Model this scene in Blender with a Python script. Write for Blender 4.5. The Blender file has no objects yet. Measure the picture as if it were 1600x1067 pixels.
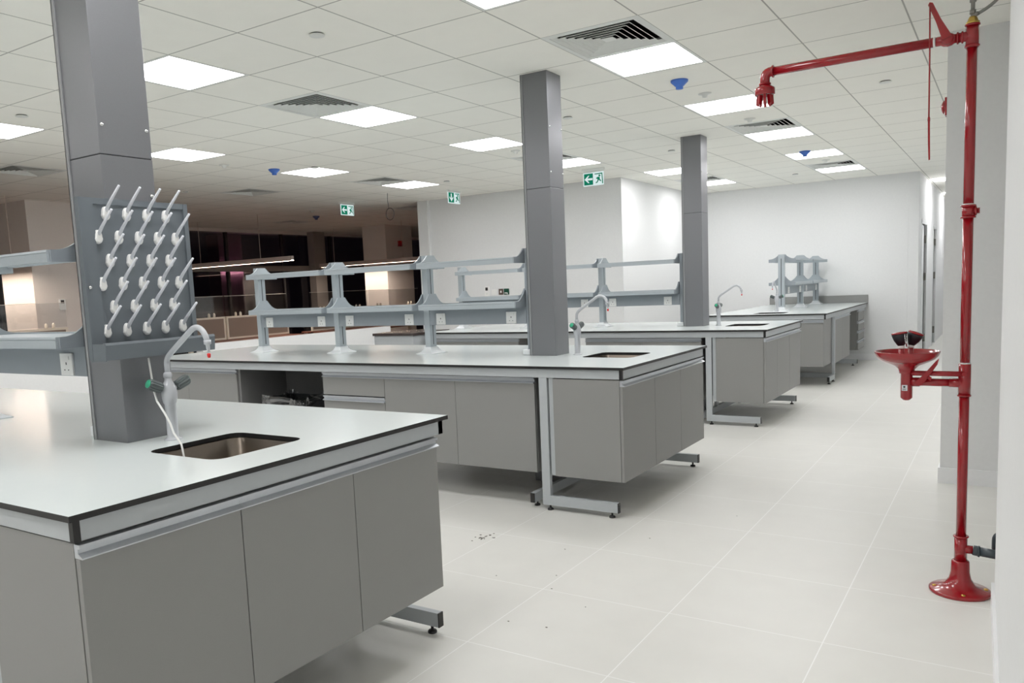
import bpy, bmesh, math, random
from mathutils import Matrix, Vector
random.seed(7)
PI = math.pi
S = bpy.context.scene
COL = S.collection
H = 2.815            # ceiling height
R90 = math.radians(90)

# ------------------------------------------------------------------ materials
def srgb(r, g, b):
    f = lambda c: (c / 255 / 12.92) if c / 255 <= .04045 else ((c / 255 + .055) / 1.055) ** 2.4
    return (f(r), f(g), f(b), 1)

def mat(name, col, rough=.5, metal=0, spec=.5, noise=0, nscale=40, bump=0, bscale=300, coat=0):
    m = bpy.data.materials.new(name); m.use_nodes = True
    nt = m.node_tree; b = nt.nodes['Principled BSDF']
    b.inputs['Base Color'].default_value = col
    b.inputs['Roughness'].default_value = rough
    b.inputs['Metallic'].default_value = metal
    b.inputs['Specular IOR Level'].default_value = spec
    if coat: b.inputs['Coat Weight'].default_value = coat; b.inputs['Coat Roughness'].default_value = .05
    geo = nt.nodes.new('ShaderNodeNewGeometry')
    n = nt.nodes.new('ShaderNodeTexNoise'); n.inputs['Scale'].default_value = nscale; n.inputs['Detail'].default_value = 4
    nt.links.new(geo.outputs['Position'], n.inputs['Vector'])
    mx = nt.nodes.new('ShaderNodeMix'); mx.data_type = 'RGBA'
    k = noise or .03
    mx.inputs[6].default_value = tuple(c * (1 - k) for c in col[:3]) + (1,)
    mx.inputs[7].default_value = tuple(min(1, c * (1 + k)) for c in col[:3]) + (1,)
    nt.links.new(n.outputs['Fac'], mx.inputs[0]); nt.links.new(mx.outputs[2], b.inputs['Base Color'])
    if bump:
        n2 = nt.nodes.new('ShaderNodeTexNoise'); n2.inputs['Scale'].default_value = bscale
        nt.links.new(geo.outputs['Position'], n2.inputs['Vector'])
        bp = nt.nodes.new('ShaderNodeBump'); bp.inputs['Strength'].default_value = bump; bp.inputs['Distance'].default_value = .001
        nt.links.new(n2.outputs['Fac'], bp.inputs['Height']); nt.links.new(bp.outputs[0], b.inputs['Normal'])
    return m

def emis(name, col, s):
    m = bpy.data.materials.new(name); m.use_nodes = True
    nt = m.node_tree; nt.nodes.clear()
    e = nt.nodes.new('ShaderNodeEmission'); o = nt.nodes.new('ShaderNodeOutputMaterial')
    e.inputs[0].default_value = col; e.inputs[1].default_value = s
    nt.links.new(e.outputs[0], o.inputs[0]); return m

def glass(name, tint, gl=.08, rough=.02):
    m = bpy.data.materials.new(name); m.use_nodes = True
    nt = m.node_tree; nt.nodes.clear()
    o = nt.nodes.new('ShaderNodeOutputMaterial'); t = nt.nodes.new('ShaderNodeBsdfTransparent')
    g = nt.nodes.new('ShaderNodeBsdfGlossy'); g.inputs['Roughness'].default_value = rough
    t.inputs[0].default_value = tint
    lw = nt.nodes.new('ShaderNodeLayerWeight'); lw.inputs['Blend'].default_value = .25
    mu = nt.nodes.new('ShaderNodeMath'); mu.operation = 'MULTIPLY_ADD'; mu.inputs[1].default_value = .5; mu.inputs[2].default_value = gl
    mx = nt.nodes.new('ShaderNodeMixShader')
    nt.links.new(lw.outputs['Facing'], mu.inputs[0]); nt.links.new(mu.outputs[0], mx.inputs[0])
    nt.links.new(t.outputs[0], mx.inputs[1]); nt.links.new(g.outputs[0], mx.inputs[2])
    nt.links.new(mx.outputs[0], o.inputs[0]); return m

def grid_mat(name, col, line, px, py, ox, oy, w, rough, nz=.03, bump=0, bscale=400, spec=.5, mottled=0):
    """tiles drawn with straight joints on world x / y"""
    m = mat(name, col, rough, 0, spec, nz, 6, bump, bscale)
    nt = m.node_tree; b = nt.nodes['Principled BSDF']
    src = b.inputs['Base Color'].links[0].from_socket
    geo = nt.nodes.new('ShaderNodeNewGeometry'); sp = nt.nodes.new('ShaderNodeSeparateXYZ')
    nt.links.new(geo.outputs['Position'], sp.inputs[0])
    outs = []
    for ax, p, o in ((0, px, ox), (1, py, oy)):
        a = nt.nodes.new('ShaderNodeMath'); a.operation = 'SUBTRACT'; a.inputs[1].default_value = o - p / 2
        nt.links.new(sp.outputs[ax], a.inputs[0])
        d = nt.nodes.new('ShaderNodeMath'); d.operation = 'FLOORED_MODULO'; d.inputs[1].default_value = p
        nt.links.new(a.outputs[0], d.inputs[0])
        s = nt.nodes.new('ShaderNodeMath'); s.operation = 'SUBTRACT'; s.inputs[1].default_value = p / 2
        nt.links.new(d.outputs[0], s.inputs[0])
        ab = nt.nodes.new('ShaderNodeMath'); ab.operation = 'ABSOLUTE'; nt.links.new(s.outputs[0], ab.inputs[0])
        c = nt.nodes.new('ShaderNodeMath'); c.operation = 'LESS_THAN'; c.inputs[1].default_value = w / 2
        nt.links.new(ab.outputs[0], c.inputs[0]); outs.append(c.outputs[0])
    mxm = nt.nodes.new('ShaderNodeMath'); mxm.operation = 'MAXIMUM'
    nt.links.new(outs[0], mxm.inputs[0]); nt.links.new(outs[1], mxm.inputs[1])
    mx = nt.nodes.new('ShaderNodeMix'); mx.data_type = 'RGBA'
    nt.links.new(mxm.outputs[0], mx.inputs[0]); nt.links.new(src, mx.inputs[6]); mx.inputs[7].default_value = line
    nt.links.new(mx.outputs[2], b.inputs['Base Color'])
    return m

M = {}
M['floor'] = grid_mat('floor_tile', srgb(223, 222, 217), srgb(242, 242, 240), .603, .62, -1.765, 2.48, .004, .38, .035, 0, spec=.4)
M['carpet'] = mat('office_floor', srgb(84, 74, 70), .9, noise=.15, nscale=200)
M['ceil'] = grid_mat('ceiling_tile', srgb(246, 245, 238), srgb(182, 181, 175), .6, .6, -2.916, 3.68, .009, .9, .02, .25, 250, spec=.1)
M['wall'] = mat('white_wall', srgb(230, 231, 231), .75, spec=.2)
M['wall_cream'] = mat('office_wall_paint', srgb(228, 220, 214), .8, spec=.2)
M['skirt'] = mat('white_gloss_paint', srgb(238, 239, 240), .35)
M['top'] = mat('worktop_laminate', srgb(221, 228, 227), .16, spec=.55, noise=.012, nscale=30)
M['black'] = mat('black_edge', srgb(30, 29, 29), .45)
M['apron'] = mat('light_grey_powder_coat', srgb(182, 187, 190), .4)
M['cab'] = mat('grey_melamine', srgb(144, 144, 142), .5, noise=.05, nscale=400)
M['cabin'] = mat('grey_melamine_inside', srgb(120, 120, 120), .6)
M['alu'] = mat('brushed_aluminium', srgb(196, 200, 205), .34, .55, noise=.05, nscale=120)
M['clad'] = mat('grey_column_cladding', srgb(126, 127, 131), .33, .4, noise=.05, nscale=300)
M['trimedge'] = mat('grey_edge_trim', srgb(142, 144, 146), .4)
M['rack'] = mat('rack_grey_coat', srgb(170, 178, 183), .4)
M['rackd'] = mat('rack_darker_grey', srgb(150, 157, 163), .45)  # darker rack grey; on right-end gussets it paints in their shade
M['slot'] = mat('slot_shadow', srgb(38, 42, 45), .7)
M['shelfglass'] = glass('shelf_glass', (.93, .95, .95, 1), .05)
M['plast'] = mat('white_plastic', srgb(240, 240, 238), .35)
M['base'] = mat('white_post_base', srgb(222, 226, 228), .35)
M['steel'] = mat('stainless_steel', srgb(132, 122, 112), .3, .9, noise=.06, nscale=60)
M['chrome'] = mat('chrome', srgb(215, 215, 215), .15, 1)
M['tap'] = mat('grey_epoxy_tap', srgb(190, 193, 198), .28, coat=.4)
M['knob'] = mat('dark_knob', srgb(84, 92, 92), .4)
M['green'] = mat('green_disc', srgb(52, 168, 128), .4)
M['redtip'] = mat('red_tip', srgb(226, 50, 50), .4)
M['board'] = mat('drying_board', srgb(104, 111, 117), .4)
M['peg'] = mat('peg_plastic', srgb(213, 216, 222), .3)
M['red'] = mat('red_enamel', srgb(154, 14, 26), .22, coat=.6, noise=.04)
M['brass'] = mat('brass', srgb(214, 180, 96), .3, 1)
M['pipe'] = mat('galvanised_pipe', srgb(150, 148, 142), .45, .6)
M['hose'] = mat('grey_hose', srgb(138, 140, 135), .5)
M['drain'] = mat('dark_drain_pipe', srgb(62, 72, 78), .35)
M['blackp'] = mat('black_plastic', srgb(34, 34, 40), .4)
M['blue'] = mat('blue_cover', srgb(72, 118, 205), .45)
M['bluedim'] = mat('blue_cover_dimmed', srgb(86, 96, 140), .5)  # the blue cover again, with the office dimness painted into its colour
M['vent'] = mat('white_diffuser', srgb(226, 228, 224), .45)
M['ventin'] = mat('duct_black', srgb(14, 14, 14), .9)
M['light'] = emis('light_panel', (.985, .975, .985, 1), 15.8)
M['lamp'] = emis('warm_strip', (1, .85, .72, 1), 95)
M['pinklamp'] = emis('pink_strip', (1, .55, .66, 1), 14)
M['city'] = emis('city_light', (1, .75, .4, 1), 3)
M['lampbody'] = mat('lamp_body', srgb(215, 200, 190), .5)
M['signgreen'] = mat('sign_green', srgb(22, 132, 98), .4)
M['signwhite'] = emis('sign_white', (.80, .95, .95, 1), .85)
M['signgreen_lit'] = emis('sign_green_lit', srgb(30, 140, 108), .7)
M['acrylic'] = glass('clear_acrylic', (.93, .96, .95, 1), .08)
M['nightglass'] = glass('window_glass', (.5, .47, .5, 1), .04, .03)
M['mull'] = mat('mullion', srgb(50, 44, 44), .5)
M['beam'] = mat('grey_beam', srgb(150, 142, 136), .7)
M['screen'] = mat('brown_fabric_screen', srgb(150, 132, 120), .9, noise=.08, nscale=300)
M['cream'] = mat('cream_frame', srgb(232, 222, 206), .45)
M['wood'] = mat('reddish_desk', srgb(128, 78, 62), .45, noise=.15, nscale=12)
M['deskglass'] = glass('desk_screen_glass', (.86, .86, .86, 1), .03)
M['edgeglass'] = mat('glass_edge', srgb(220, 214, 206), .3)
M['brownsw'] = mat('bronze_plate', srgb(112, 96, 90), .35, .3)
M['dgreen'] = mat('dark_green_plate', srgb(22, 74, 56), .35)
M['lcd'] = mat('dark_display', srgb(50, 46, 46), .3)
M['sticker'] = mat('sticker_white', srgb(225, 225, 228), .5)
M['grime'] = mat('grey_dust', srgb(120, 116, 110), .9)
M['bag'] = glass('clear_bag', (.75, .76, .78, 1), .16, .12)
M['bin'] = mat('dark_bin', srgb(40, 42, 44), .5)
M['dark'] = mat('dark_void', srgb(70, 68, 66), .8)
M['door'] = mat('white_door', srgb(232, 234, 234), .45)
M['hinge'] = mat('steel_hinge', srgb(120, 118, 112), .4, .6)
M['pinkp'] = mat('pale_plaster', srgb(210, 180, 190), .8)
M['tabletop'] = mat('table_dark_top', srgb(70, 62, 60), .22, spec=.6)

# ------------------------------------------------------------------ mesh builder
class MB:
    def __init__(s): s.v = []; s.f = []; s.mi = []; s.mats = []; s.sm = []
    def _m(s, m):
        if m is None: return 0
        if m not in s.mats: s.mats.append(m)
        return s.mats.index(m)
    def add(s, vs, fs, m=None, T=None, smooth=False):
        k = len(s.v)
        for p in vs:
            p = Vector(p); s.v.append(tuple(T @ p) if T else tuple(p))
        for f in fs: s.f.append([i + k for i in f]); s.mi.append(s._m(m)); s.sm.append(smooth)
        return s
    def box(s, x0, x1, y0, y1, z0, z1, m=None, T=None, bev=0):
        if x0 > x1: x0, x1 = x1, x0
        if y0 > y1: y0, y1 = y1, y0
        if z0 > z1: z0, z1 = z1, z0
        bm = bmesh.new(); bmesh.ops.create_cube(bm, size=1)
        for v in bm.verts:
            v.co = Vector((x0 + (v.co.x + .5) * (x1 - x0), y0 + (v.co.y + .5) * (y1 - y0), z0 + (v.co.z + .5) * (z1 - z0)))
        if bev: bmesh.ops.bevel(bm, geom=list(bm.edges), offset=bev, segments=2, affect='EDGES', profile=.6)
        bm.verts.index_update()
        s.add([v.co.copy() for v in bm.verts], [[v.index for v in f.verts] for f in bm.faces], m, T); bm.free(); return s
    def prism(s, prof, axis, a, b, m=None, T=None, smooth=False):
        """prof: list of 2D pts; axis x:(y,z) y:(x,z) z:(x,y)"""
        def P(p, t):
            return {'x': (t, p[0], p[1]), 'y': (p[0], t, p[1]), 'z': (p[0], p[1], t)}[axis]
        n = len(prof)
        vs = [P(p, a) for p in prof] + [P(p, b) for p in prof]
        fs = [[i, (i + 1) % n, n + (i + 1) % n, n + i] for i in range(n)]
        s.add(vs, fs, m, T, smooth)
        bm = bmesh.new(); bv = [bm.verts.new(v) for v in vs[:n]]; bw = [bm.verts.new(v) for v in vs[n:]]
        f1 = bm.faces.new(bv); f2 = bm.faces.new(bw); f1.normal_update(); f2.normal_update()
        bmesh.ops.triangulate(bm, faces=[f1, f2]); bm.verts.index_update()
        s.add([v.co.copy() for v in bm.verts], [[v.index for v in f.verts] for f in bm.faces], m, T); bm.free()
        return s
    def lathe(s, prof, c=(0, 0, 0), axis=(0, 0, 1), n=28, m=None, smooth=True, cap=True):
        """prof: (r, h) list along axis from c"""
        ax = Vector(axis).normalized(); u = ax.orthogonal().normalized(); w = ax.cross(u); c = Vector(c)
        vs = []; fs = []
        for r, h in prof:
            for k in range(n):
                a = 2 * PI * k / n; vs.append(c + ax * h + (u * math.cos(a) + w * math.sin(a)) * max(r, 1e-5))
        for i in range(len(prof) - 1):
            for k in range(n):
                fs.append([i * n + k, i * n + (k + 1) % n, (i + 1) * n + (k + 1) % n, (i + 1) * n + k])
        s.add(vs, fs, m, None, smooth)
        if cap:
            for i in (0, len(prof) - 1):
                if prof[i][0] > 1e-4: s.add(vs[i * n:(i + 1) * n], [list(range(n))], m)
        return s
    def cyl(s, p, q, r, r2=None, n=20, m=None):
        p = Vector(p); q = Vector(q); d = q - p
        return s.lathe([(r, 0), (r if r2 is None else r2, d.length)], p, d, n, m)
    def tube(s, pts, r, n=14, m=None, rs=None):
        pts = [Vector(p) for p in pts]; vs = []; fs = []; u = None
        for i, p in enumerate(pts):
            t = (pts[min(i + 1, len(pts) - 1)] - pts[max(i - 1, 0)]).normalized()
            u = t.orthogonal().normalized() if u is None else (u - t * u.dot(t)).normalized()
            w = t.cross(u); rr = rs[i] if rs else r
            for k in range(n):
                a = 2 * PI * k / n; vs.append(p + (u * math.cos(a) + w * math.sin(a)) * rr)
        for i in range(len(pts) - 1):
            for k in range(n): fs.append([i * n + k, i * n + (k + 1) % n, (i + 1) * n + (k + 1) % n, (i + 1) * n + k])
        s.add(vs, fs, m, None, True)
        s.add(vs[:n], [list(range(n))], m); s.add(vs[-n:], [list(range(n))], m)
        return s
    def build(s, name, m, parent=None, label=None):
        me = bpy.data.meshes.new(name)
        me.from_pydata([tuple(v) for v in s.v], [], s.f)
        first = m
        mats = [first] + [x for x in s.mats]
        for x in mats: me.materials.append(M[x])
        for p, mi, sm in zip(me.polygons, s.mi, s.sm):
            p.material_index = 0 if not s.mats else mi + 1
            p.use_smooth = sm
        if None in s.mats: pass
        bm = bmesh.new(); bm.from_mesh(me)
        bmesh.ops.remove_doubles(bm, verts=bm.verts, dist=1e-6)
        bmesh.ops.recalc_face_normals(bm, faces=bm.faces); bm.to_mesh(me); bm.free()
        o = bpy.data.objects.new(name, me); COL.objects.link(o)
        if parent: o.parent = parent
        if label: o['label'] = label
        return o

# each face added without a material name must fall back on the main one
_add = MB.add
def add2(s, vs, fs, m=None, T=None, smooth=False):
    return _add(s, vs, fs, m if m else '__main', T, smooth)
MB.add = add2
_build = MB.build
def build2(s, name, m, parent=None, label=None):
    s.mats = [m if x == '__main' else x for x in s.mats]
    return _build(s, name, m, parent, label)
MB.build = build2

def thing(name, label, cat, loc=(0, 0, 0), rz=0, group=None):
    o = bpy.data.objects.new(name, None); COL.objects.link(o)
    o.empty_display_size = .05
    o.location = loc; o.rotation_euler = (0, 0, rz); o['label'] = label; o['category'] = cat
    if group: o['group'] = group
    return o
def tag(o, label, cat, group=None):
    o['label'] = label; o['category'] = cat
    if group: o['group'] = group
    return o
def struct(name, mb, m, parent=None):
    o = mb.build(name, m, parent)
    if not parent: o['kind'] = 'structure'
    return o
def dup(root, loc, rz=None, label=None, group=None):
    r = root.copy(); COL.objects.link(r); r.location = loc
    if rz is not None: r.rotation_euler = (0, 0, rz)
    if label: r['label'] = label
    if group: r['group'] = group
    for ch in list(root.children):
        c = ch.copy(); COL.objects.link(c); c.parent = r
        for g in list(ch.children):
            d = g.copy(); COL.objects.link(d); d.parent = c
    return r

# ------------------------------------------------------------------ room shell
XW = -13.35          # glazing
cells_light = [(-2.316, 3.08 + 1.8 * k) for k in range(-3, 6)] + [(-4.716, 3.08 + 1.8 * k) for k in range(-3, 4)] + \
              [(-4.116, 10.28), (-4.116, 12.08)] + [(-7.116, 3.08 + 1.8 * k) for k in range(-3, 4)] + [(-1.116, 15.08), (-1.116, 18.08)]
cells_vent = [(-2.316, 4.28), (-2.316, 7.88), (-2.316, 11.48), (-4.716, 4.28), (-4.716, 7.88), (-4.116, 11.48), (-7.116, 7.88),
              (-8.916, 4.28), (-8.916, 7.28), (-11.916, 10.88), (-8.916, 10.88)]
skip = {(round((x + 2.916) / .6), round((y - 3.68) / .6)) for x, y in cells_light + cells_vent}
c = MB()
i0, i1, j0, j1 = -19, 8, -13, 28
for i in range(i0, i1):
    for j in range(j0, j1):
        if (i, j) in skip: continue
        x = -2.916 + .6 * i; y = 3.68 + .6 * j
        c.add([(x, y, H), (x + .6, y, H), (x + .6, y + .6, H), (x, y + .6, H)], [[0, 3, 2, 1]])
ceil = struct('ceiling', c, 'ceil')

f = MB(); f.box(-8.0, 1.9, -4, 20.4, -.1, 0); struct('floor', f, 'floor')
f = MB(); f.box(-14.9, -8.0, -4, 20.4, -.1, -.002); struct('floor_office', f, 'carpet')

ZC = H + .0
w = MB(); w.box(-8.0, -4.5, 10.49, 10.64, 0, ZC)
w.box(-7.999, -7.80, 10.44, 10.489, 0, ZC); struct('wall_rear_left', w, 'wall')
w = MB(); w.box(-4.62, -4.5, 10.641, 13.88, 0, ZC); struct('wall_return', w, 'wall')
w = MB(); w.box(-4.499, -1.291, 13.72, 13.88, 0, ZC); struct('wall_back', w, 'wall')
# corridor wall with two door openings
w = MB()
for y0, y1 in ((13.72, 14.22), (15.10, 16.45), (17.10, 20.3)): w.box(-1.29, -1.15, y0, y1, 0, ZC)
for y0, y1 in ((14.22, 15.10), (16.45, 17.10)): w.box(-1.29, -1.15, y0, y1, 2.10, ZC)
struct('wall_corridor', w, 'wall')
w = MB(); w.box(-1.3, 1.9, 20.3, 20.4, 0, ZC); struct('wall_corridor_end', w, 'wall')
w = MB(); w.box(-.35, 1.8, 5.87, 20.3, 0, ZC); struct('wall_right', w, 'wall')
w = MB(); w.prism([(-.022, 3.75), (1.8, 3.75), (1.8, -4), (.187, -4)], 'z', 0, ZC); struct('wall_near_right', w, 'wall')
w = MB(); w.box(1.8, 1.9, -4, 20.3, 0, ZC); struct('wall_recess', w, 'wall')
w = MB(); w.box(-14.9, 1.9, -4.1, -4, 0, ZC); struct('wall_behind', w, 'wall')
w = MB(); w.box(-14.9, -4.6, 20.3, 20.4, 0, ZC); struct('wall_office_end', w, 'wall_cream')
w = MB(); w.box(-8.0, -4.622, 13.89, 14.0, 0, ZC); w.box(-4.6, -1.32, 13.89, 20.29, 0, ZC); struct('wall_rear_office', w, 'wall_cream')
# low white wall between lab and office
w = MB(); w.box(-8.12, -8.0, -4, 4.75, 0, .865); w.box(-8.12, -8.0, 6.12, 9.60, 0, .865); struct('wall_low_left', w, 'wall')
w = MB(); w.prism([(-.012, .1), (-.012, 0), (0, 0), (0, .1), (-.004, .103)], 'x', -.361, 1.75, None, Matrix.Translation((0, 5.869, 0)))
w.box(-.362, -.351, 5.871, 7.5, 0, .1); struct('baseboard_right', w, 'skirt')
w = MB(); w.prism([(-.034, 3.762), (1.7, 3.762), (1.7, 3.75), (-.022, 3.75), (.17, -3), (.158, -3)], 'z', 0, .1); struct('baseboard_near', w, 'skirt')
w = MB(); w.box(-4.499, -1.15, 13.706, 13.719, 0, .1); struct('baseboard_back', w, 'skirt')

# corridor doors
for n, (y0, y1) in enumerate(((14.22, 15.10), (16.45, 17.10))):
    d = MB(); d.box(-1.22, -1.18, y0 + .03, y1 - .14, .01, 2.07); do = struct('door_%d' % (n + 1), d, 'door')
    g = MB(); g.box(-1.215, -1.185, y1 - .13, y1 - .012, .0, 2.085); g.build('door_gap', 'dark', do)
    g = MB(); g.box(-1.17, -1.145, y0 - .05, y0 + .015, 0, 2.12); g.box(-1.17, -1.145, y1 - .012, y1 + .06, 0, 2.12); g.box(-1.17, -1.145, y0 - .05, y1 + .06, 2.08, 2.14)
    g.build('door_frame', 'door', do)
    for z in (.25, 1.25, 1.85):
        g = MB(); g.box(-1.18, -1.150, y1 - .12, y1 - .03, z - .06, z + .06); g.build('hinge', 'hinge', do)

# glazing of the office
w = MB(); w.box(XW - .12, XW, -4, 20.3, 0, .35); w.box(XW - .12, XW, -4, 20.3, 2.75, ZC); struct('wall_left', w, 'wall_cream')
for k in range(16):
    y0 = -4 + 1.5 * k; y1 = min(y0 + 1.5, 20.3)
    g = MB(); g.box(XW - .03, XW - .02, y0, y1, .35, 2.75); wo = struct('window_%d' % (k + 1), g, 'nightglass')
    g = MB(); g.box(XW - .07, XW + .01, y1 - .025, y1 + .025, .35, 2.75)
    g.build('window_frame', 'mull', wo)
w = MB(); w.box(XW - .02, XW + .05, -4, 20.3, 1.95, 2.06); struct('trim_1', w, 'beam')

# ------------------------------------------------------------------ ceiling lights
lb = MB(); lb.box(.0, .6, 0, .022, -.0, .03); lb.box(0, .6, .578, .6, 0, .03); lb.box(0, .022, .022, .578, 0, .03); lb.box(.578, .6, .022, .578, 0, .03)
first = thing('ceiling_light', 'x', 'ceiling light', (0, 0, H))
lb.build('frame', 'vent', first)
rr = []
for cx_, cy_, a0 in ((.56, .56, 0), (.04, .56, 90), (.04, .04, 180), (.56, .04, 270)):
    for k in range(5):
        a = math.radians(a0 + k * 22.5); rr.append((cx_ + .02 * math.cos(a), cy_ + .02 * math.sin(a)))
dm = MB(); dm.prism(rr, 'z', .002, .012); dm.build('diffuser', 'light', first)
COLN = {-2.316: 'row nearest the aisle', -4.716: 'middle row', -4.116: 'far middle row', -7.116: 'left row by the office', -1.116: 'in the narrow corridor'}
vis = {(-2.316, 3.08): 'cut off by the top edge of the view', (-2.316, 4.88): 'large, beyond the biggest air vent',
       (-2.316, 6.68): 'behind the shower head', (-2.316, 8.48): 'touching the second diffuser of the aisle row',
       (-2.316, 10.28): 'behind the far blue cover', (-2.316, 12.08): 'last of the aisle row, by the back wall',
       (-4.716, 3.08): 'large, right of the nearest column top', (-4.716, 4.88): 'touching the middle square diffuser',
       (-4.716, 6.68): 'left of the second column', (-4.716, 8.48): 'just right of the second column, above the exit sign',
       (-4.116, 10.28): 'between the second and third columns', (-4.116, 12.08): 'just right of the third column, by the back wall',
       (-7.116, 3.08): 'cut by the left edge of the view', (-7.116, 4.88): 'right of the nearest column, above the pegboard',
       (-7.116, 6.68): 'next to the blue cover near the office', (-7.116, 8.48): 'farthest left, near the exit signs'}
for k, (x, y) in enumerate(cells_light):
    t = vis.get((x, round(y, 2)))
    lab = 'square ceiling light panel, ' + (t if t else COLN[x] + ', behind the viewer')
    o = first if k == 0 else dup(first, (x, y, H))
    o.location = (x, y, H); o['label'] = lab; o['group'] = 'square ceiling light panels'

# ------------------------------------------------------------------ air diffusers
def make_vent():
    t = thing('air_diffuser', 'x', 'air vent', (0, 0, H))
    b = MB()
    for s in range(4):
        T = Matrix.Rotation(s * R90, 4, 'Z')
        b.add([(-.3, -.3, 0), (.3, -.3, 0), (.262, -.262, -.004), (-.262, -.262, -.004)], [[0, 1, 2, 3]], None, T)
        b.add([(-.262, -.262, -.004), (.262, -.262, -.004), (.262, -.262, .03), (-.262, -.262, .03)], [[0, 1, 2, 3]], None, T)
    b.build('frame', 'vent', t)
    for r in range(6):
        h = .258 - r * .038
        b = MB()
        for s in range(4):
            T = Matrix.Rotation(s * R90, 4, 'Z'); o_ = h - .018
            b.add([(-h, -h, -.002), (h, -h, -.002), (o_, -o_, .012), (-o_, -o_, .012)], [[0, 1, 2, 3]], None, T)
            b.add([(-h, -h, -.002), (h, -h, -.002), (h + .004, -h - .004, -.001), (-h - .004, -h - .004, -.001)], [[0, 1, 2, 3]], None, T)
            b.add([(-h - .004, -h - .004, -.001), (h + .004, -h - .004, -.001), (o_ + .004, -o_ - .004, .013), (-o_ - .004, -o_ - .004, .013)], [[0, 1, 2, 3]], None, T)
        b.build('louvre', 'vent', t)
    b = MB(); b.box(-.035, .035, -.035, .035, .0, .004); b.build('centre_plate', 'vent', t)
    b = MB(); b.add([(-.3, -.3, .002), (.3, -.3, .002), (.3, .3, .002), (-.3, .3, .002), (-.3, -.3, .15), (.3, -.3, .15), (.3, .3, .15), (-.3, .3, .15)],
                    [[0, 1, 5, 4], [1, 2, 6, 5], [2, 3, 7, 6], [3, 0, 4, 7], [4, 5, 6, 7]])
    b.build('duct_box', 'ventin', t)
    return t
v0 = make_vent()
vl = ['largest square louvred air vent, just right of the second column top', 'square louvred air vent between two panels of the aisle row', 'far square air vent near the back wall in the aisle row',
      'square louvred air vent in the middle row, above the racks', 'square air vent partly hidden just right of the second column', 'small square air vent just right of the third column',
      'square air vent left of the farthest left light panel', 'square air vent at the left edge of the view, over the office', 'square air vent over the office, right of the pegboard top',
      'dim air vent deep in the office ceiling', 'dim air vent over the office beside the white wall end']
for k, (x, y) in enumerate(cells_vent):
    o = v0 if k == 0 else dup(v0, (0, 0, 0)); o.location = (x + .3, y + .3, H); o['label'] = vl[k]; o['group'] = 'square ceiling air vents'

# ------------------------------------------------------------------ small ceiling fittings
def ceil_round(name, label, cat, x, y, prof, m, group=None, extra=None):
    b = MB(); b.lathe(prof, (0, 0, 0), (0, 0, -1), 32)
    if extra:
        t = thing(name, label, cat, (x, y, H), 0, group); b.build('housing', m, t); extra(t)
    else:
        o = b.build(name, m); o.location = (x, y, H); tag(o, label, cat, group)
cov = [(.012, -.001), (.062, 0), (.062, .010), (.060, .014), (.036, .036), (.034, .040), (.026, .040), (.026, .062), (.0, .064)]
bl = lambda t: None
for x, y, m, lab in ((-2.03, 5.83, 'blue', 'blue dust cover on the nearest ceiling detector, between two light panels'),
                     (-2.05, 10.2, 'blue', 'small blue detector cover in front of a far light panel'),
                     (-6.93, 6.45, 'blue', 'blue detector cover beside the light panel left of the middle'),
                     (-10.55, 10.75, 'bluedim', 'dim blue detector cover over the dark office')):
    ceil_round('smoke_detector', lab, 'smoke detector', x, y, cov, m, 'blue covered ceiling detectors')
for x, y, lab in ((-2.02, 6.38, 'beige flat ceiling sensor just beyond the nearest blue cover'), (-2.02, 7.68, 'small white ceiling sensor above the second diffuser'),
                  (-7.04, 5.85, 'white ceiling sensor left of the blue cover near the office'), (-9.9, 10.0, 'dim white sensor on the office ceiling'),
                  (-2.0, 11.2, 'tiny white ceiling sensor before the farthest diffuser'), (-4.4, 7.5, 'small white ceiling sensor left of the second column top')):
    ceil_round('ceiling_sensor', lab, 'ceiling sensor', x, y, [(.05, 0), (.05, .006), (.022, .014), (.02, .03), (0, .034)], 'vent', 'white ceiling sensors')
for x, y, lab in ((-3.213, 3.373, 'round flush ceiling plate near the top edge, left of centre'), (-6.16, 3.29, 'round ceiling plate at far left, above the cut-off panel'),
                  (-.826, 7.0, 'round ceiling plate below the red shower arm'), (-3.213, 6.38, 'round ceiling plate just right of the second column'),
                  (-3.185, 8.85, 'round ceiling plate left of the third column top'), (-6.53, 6.68, 'round grey ceiling plate above the left panel with the blue cover'),
                  (-2.62, 12.38, 'small round ceiling plate left of the last aisle panel'), (-6.27, 8.85, 'round ceiling plate above the exit sign with the down arrow'),
                  (-9.06, 6.86, 'dark round ceiling plate right of the pegboard pegs')):
    t = thing('sprinkler_plate', lab, 'sprinkler', (x, y, H), 0, 'round sprinkler cover plates')
    b = MB(); b.lathe([(.043, 0), (.043, .004), (.040, .006), (0, .006)], (0, 0, -.006), (0, 0, -1), 32); b.build('cover_plate', 'vent', t)
    b = MB(); b.lathe([(.036, 0), (.036, .007)], (0, 0, 0), (0, 0, -1), 24); b.build('collar', 'slot', t)
# cable loop hanging from the office ceiling
b = MB(); b.tube([(.075 * math.cos(a), 0, .085 * math.sin(a) - .30 + .0) for a in [2 * PI * k / 28 for k in range(29)]], .0045)
b.tube([(-.02, 0, -.216), (-.035, 0, -.1), (-.03, 0, 0)], .003)
o = b.build('cable_loop', 'blackp'); o.location = (-7.55, 9.2, H); tag(o, 'black cable coiled in a loop hanging from the ceiling near the white wall', 'cable')

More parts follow.
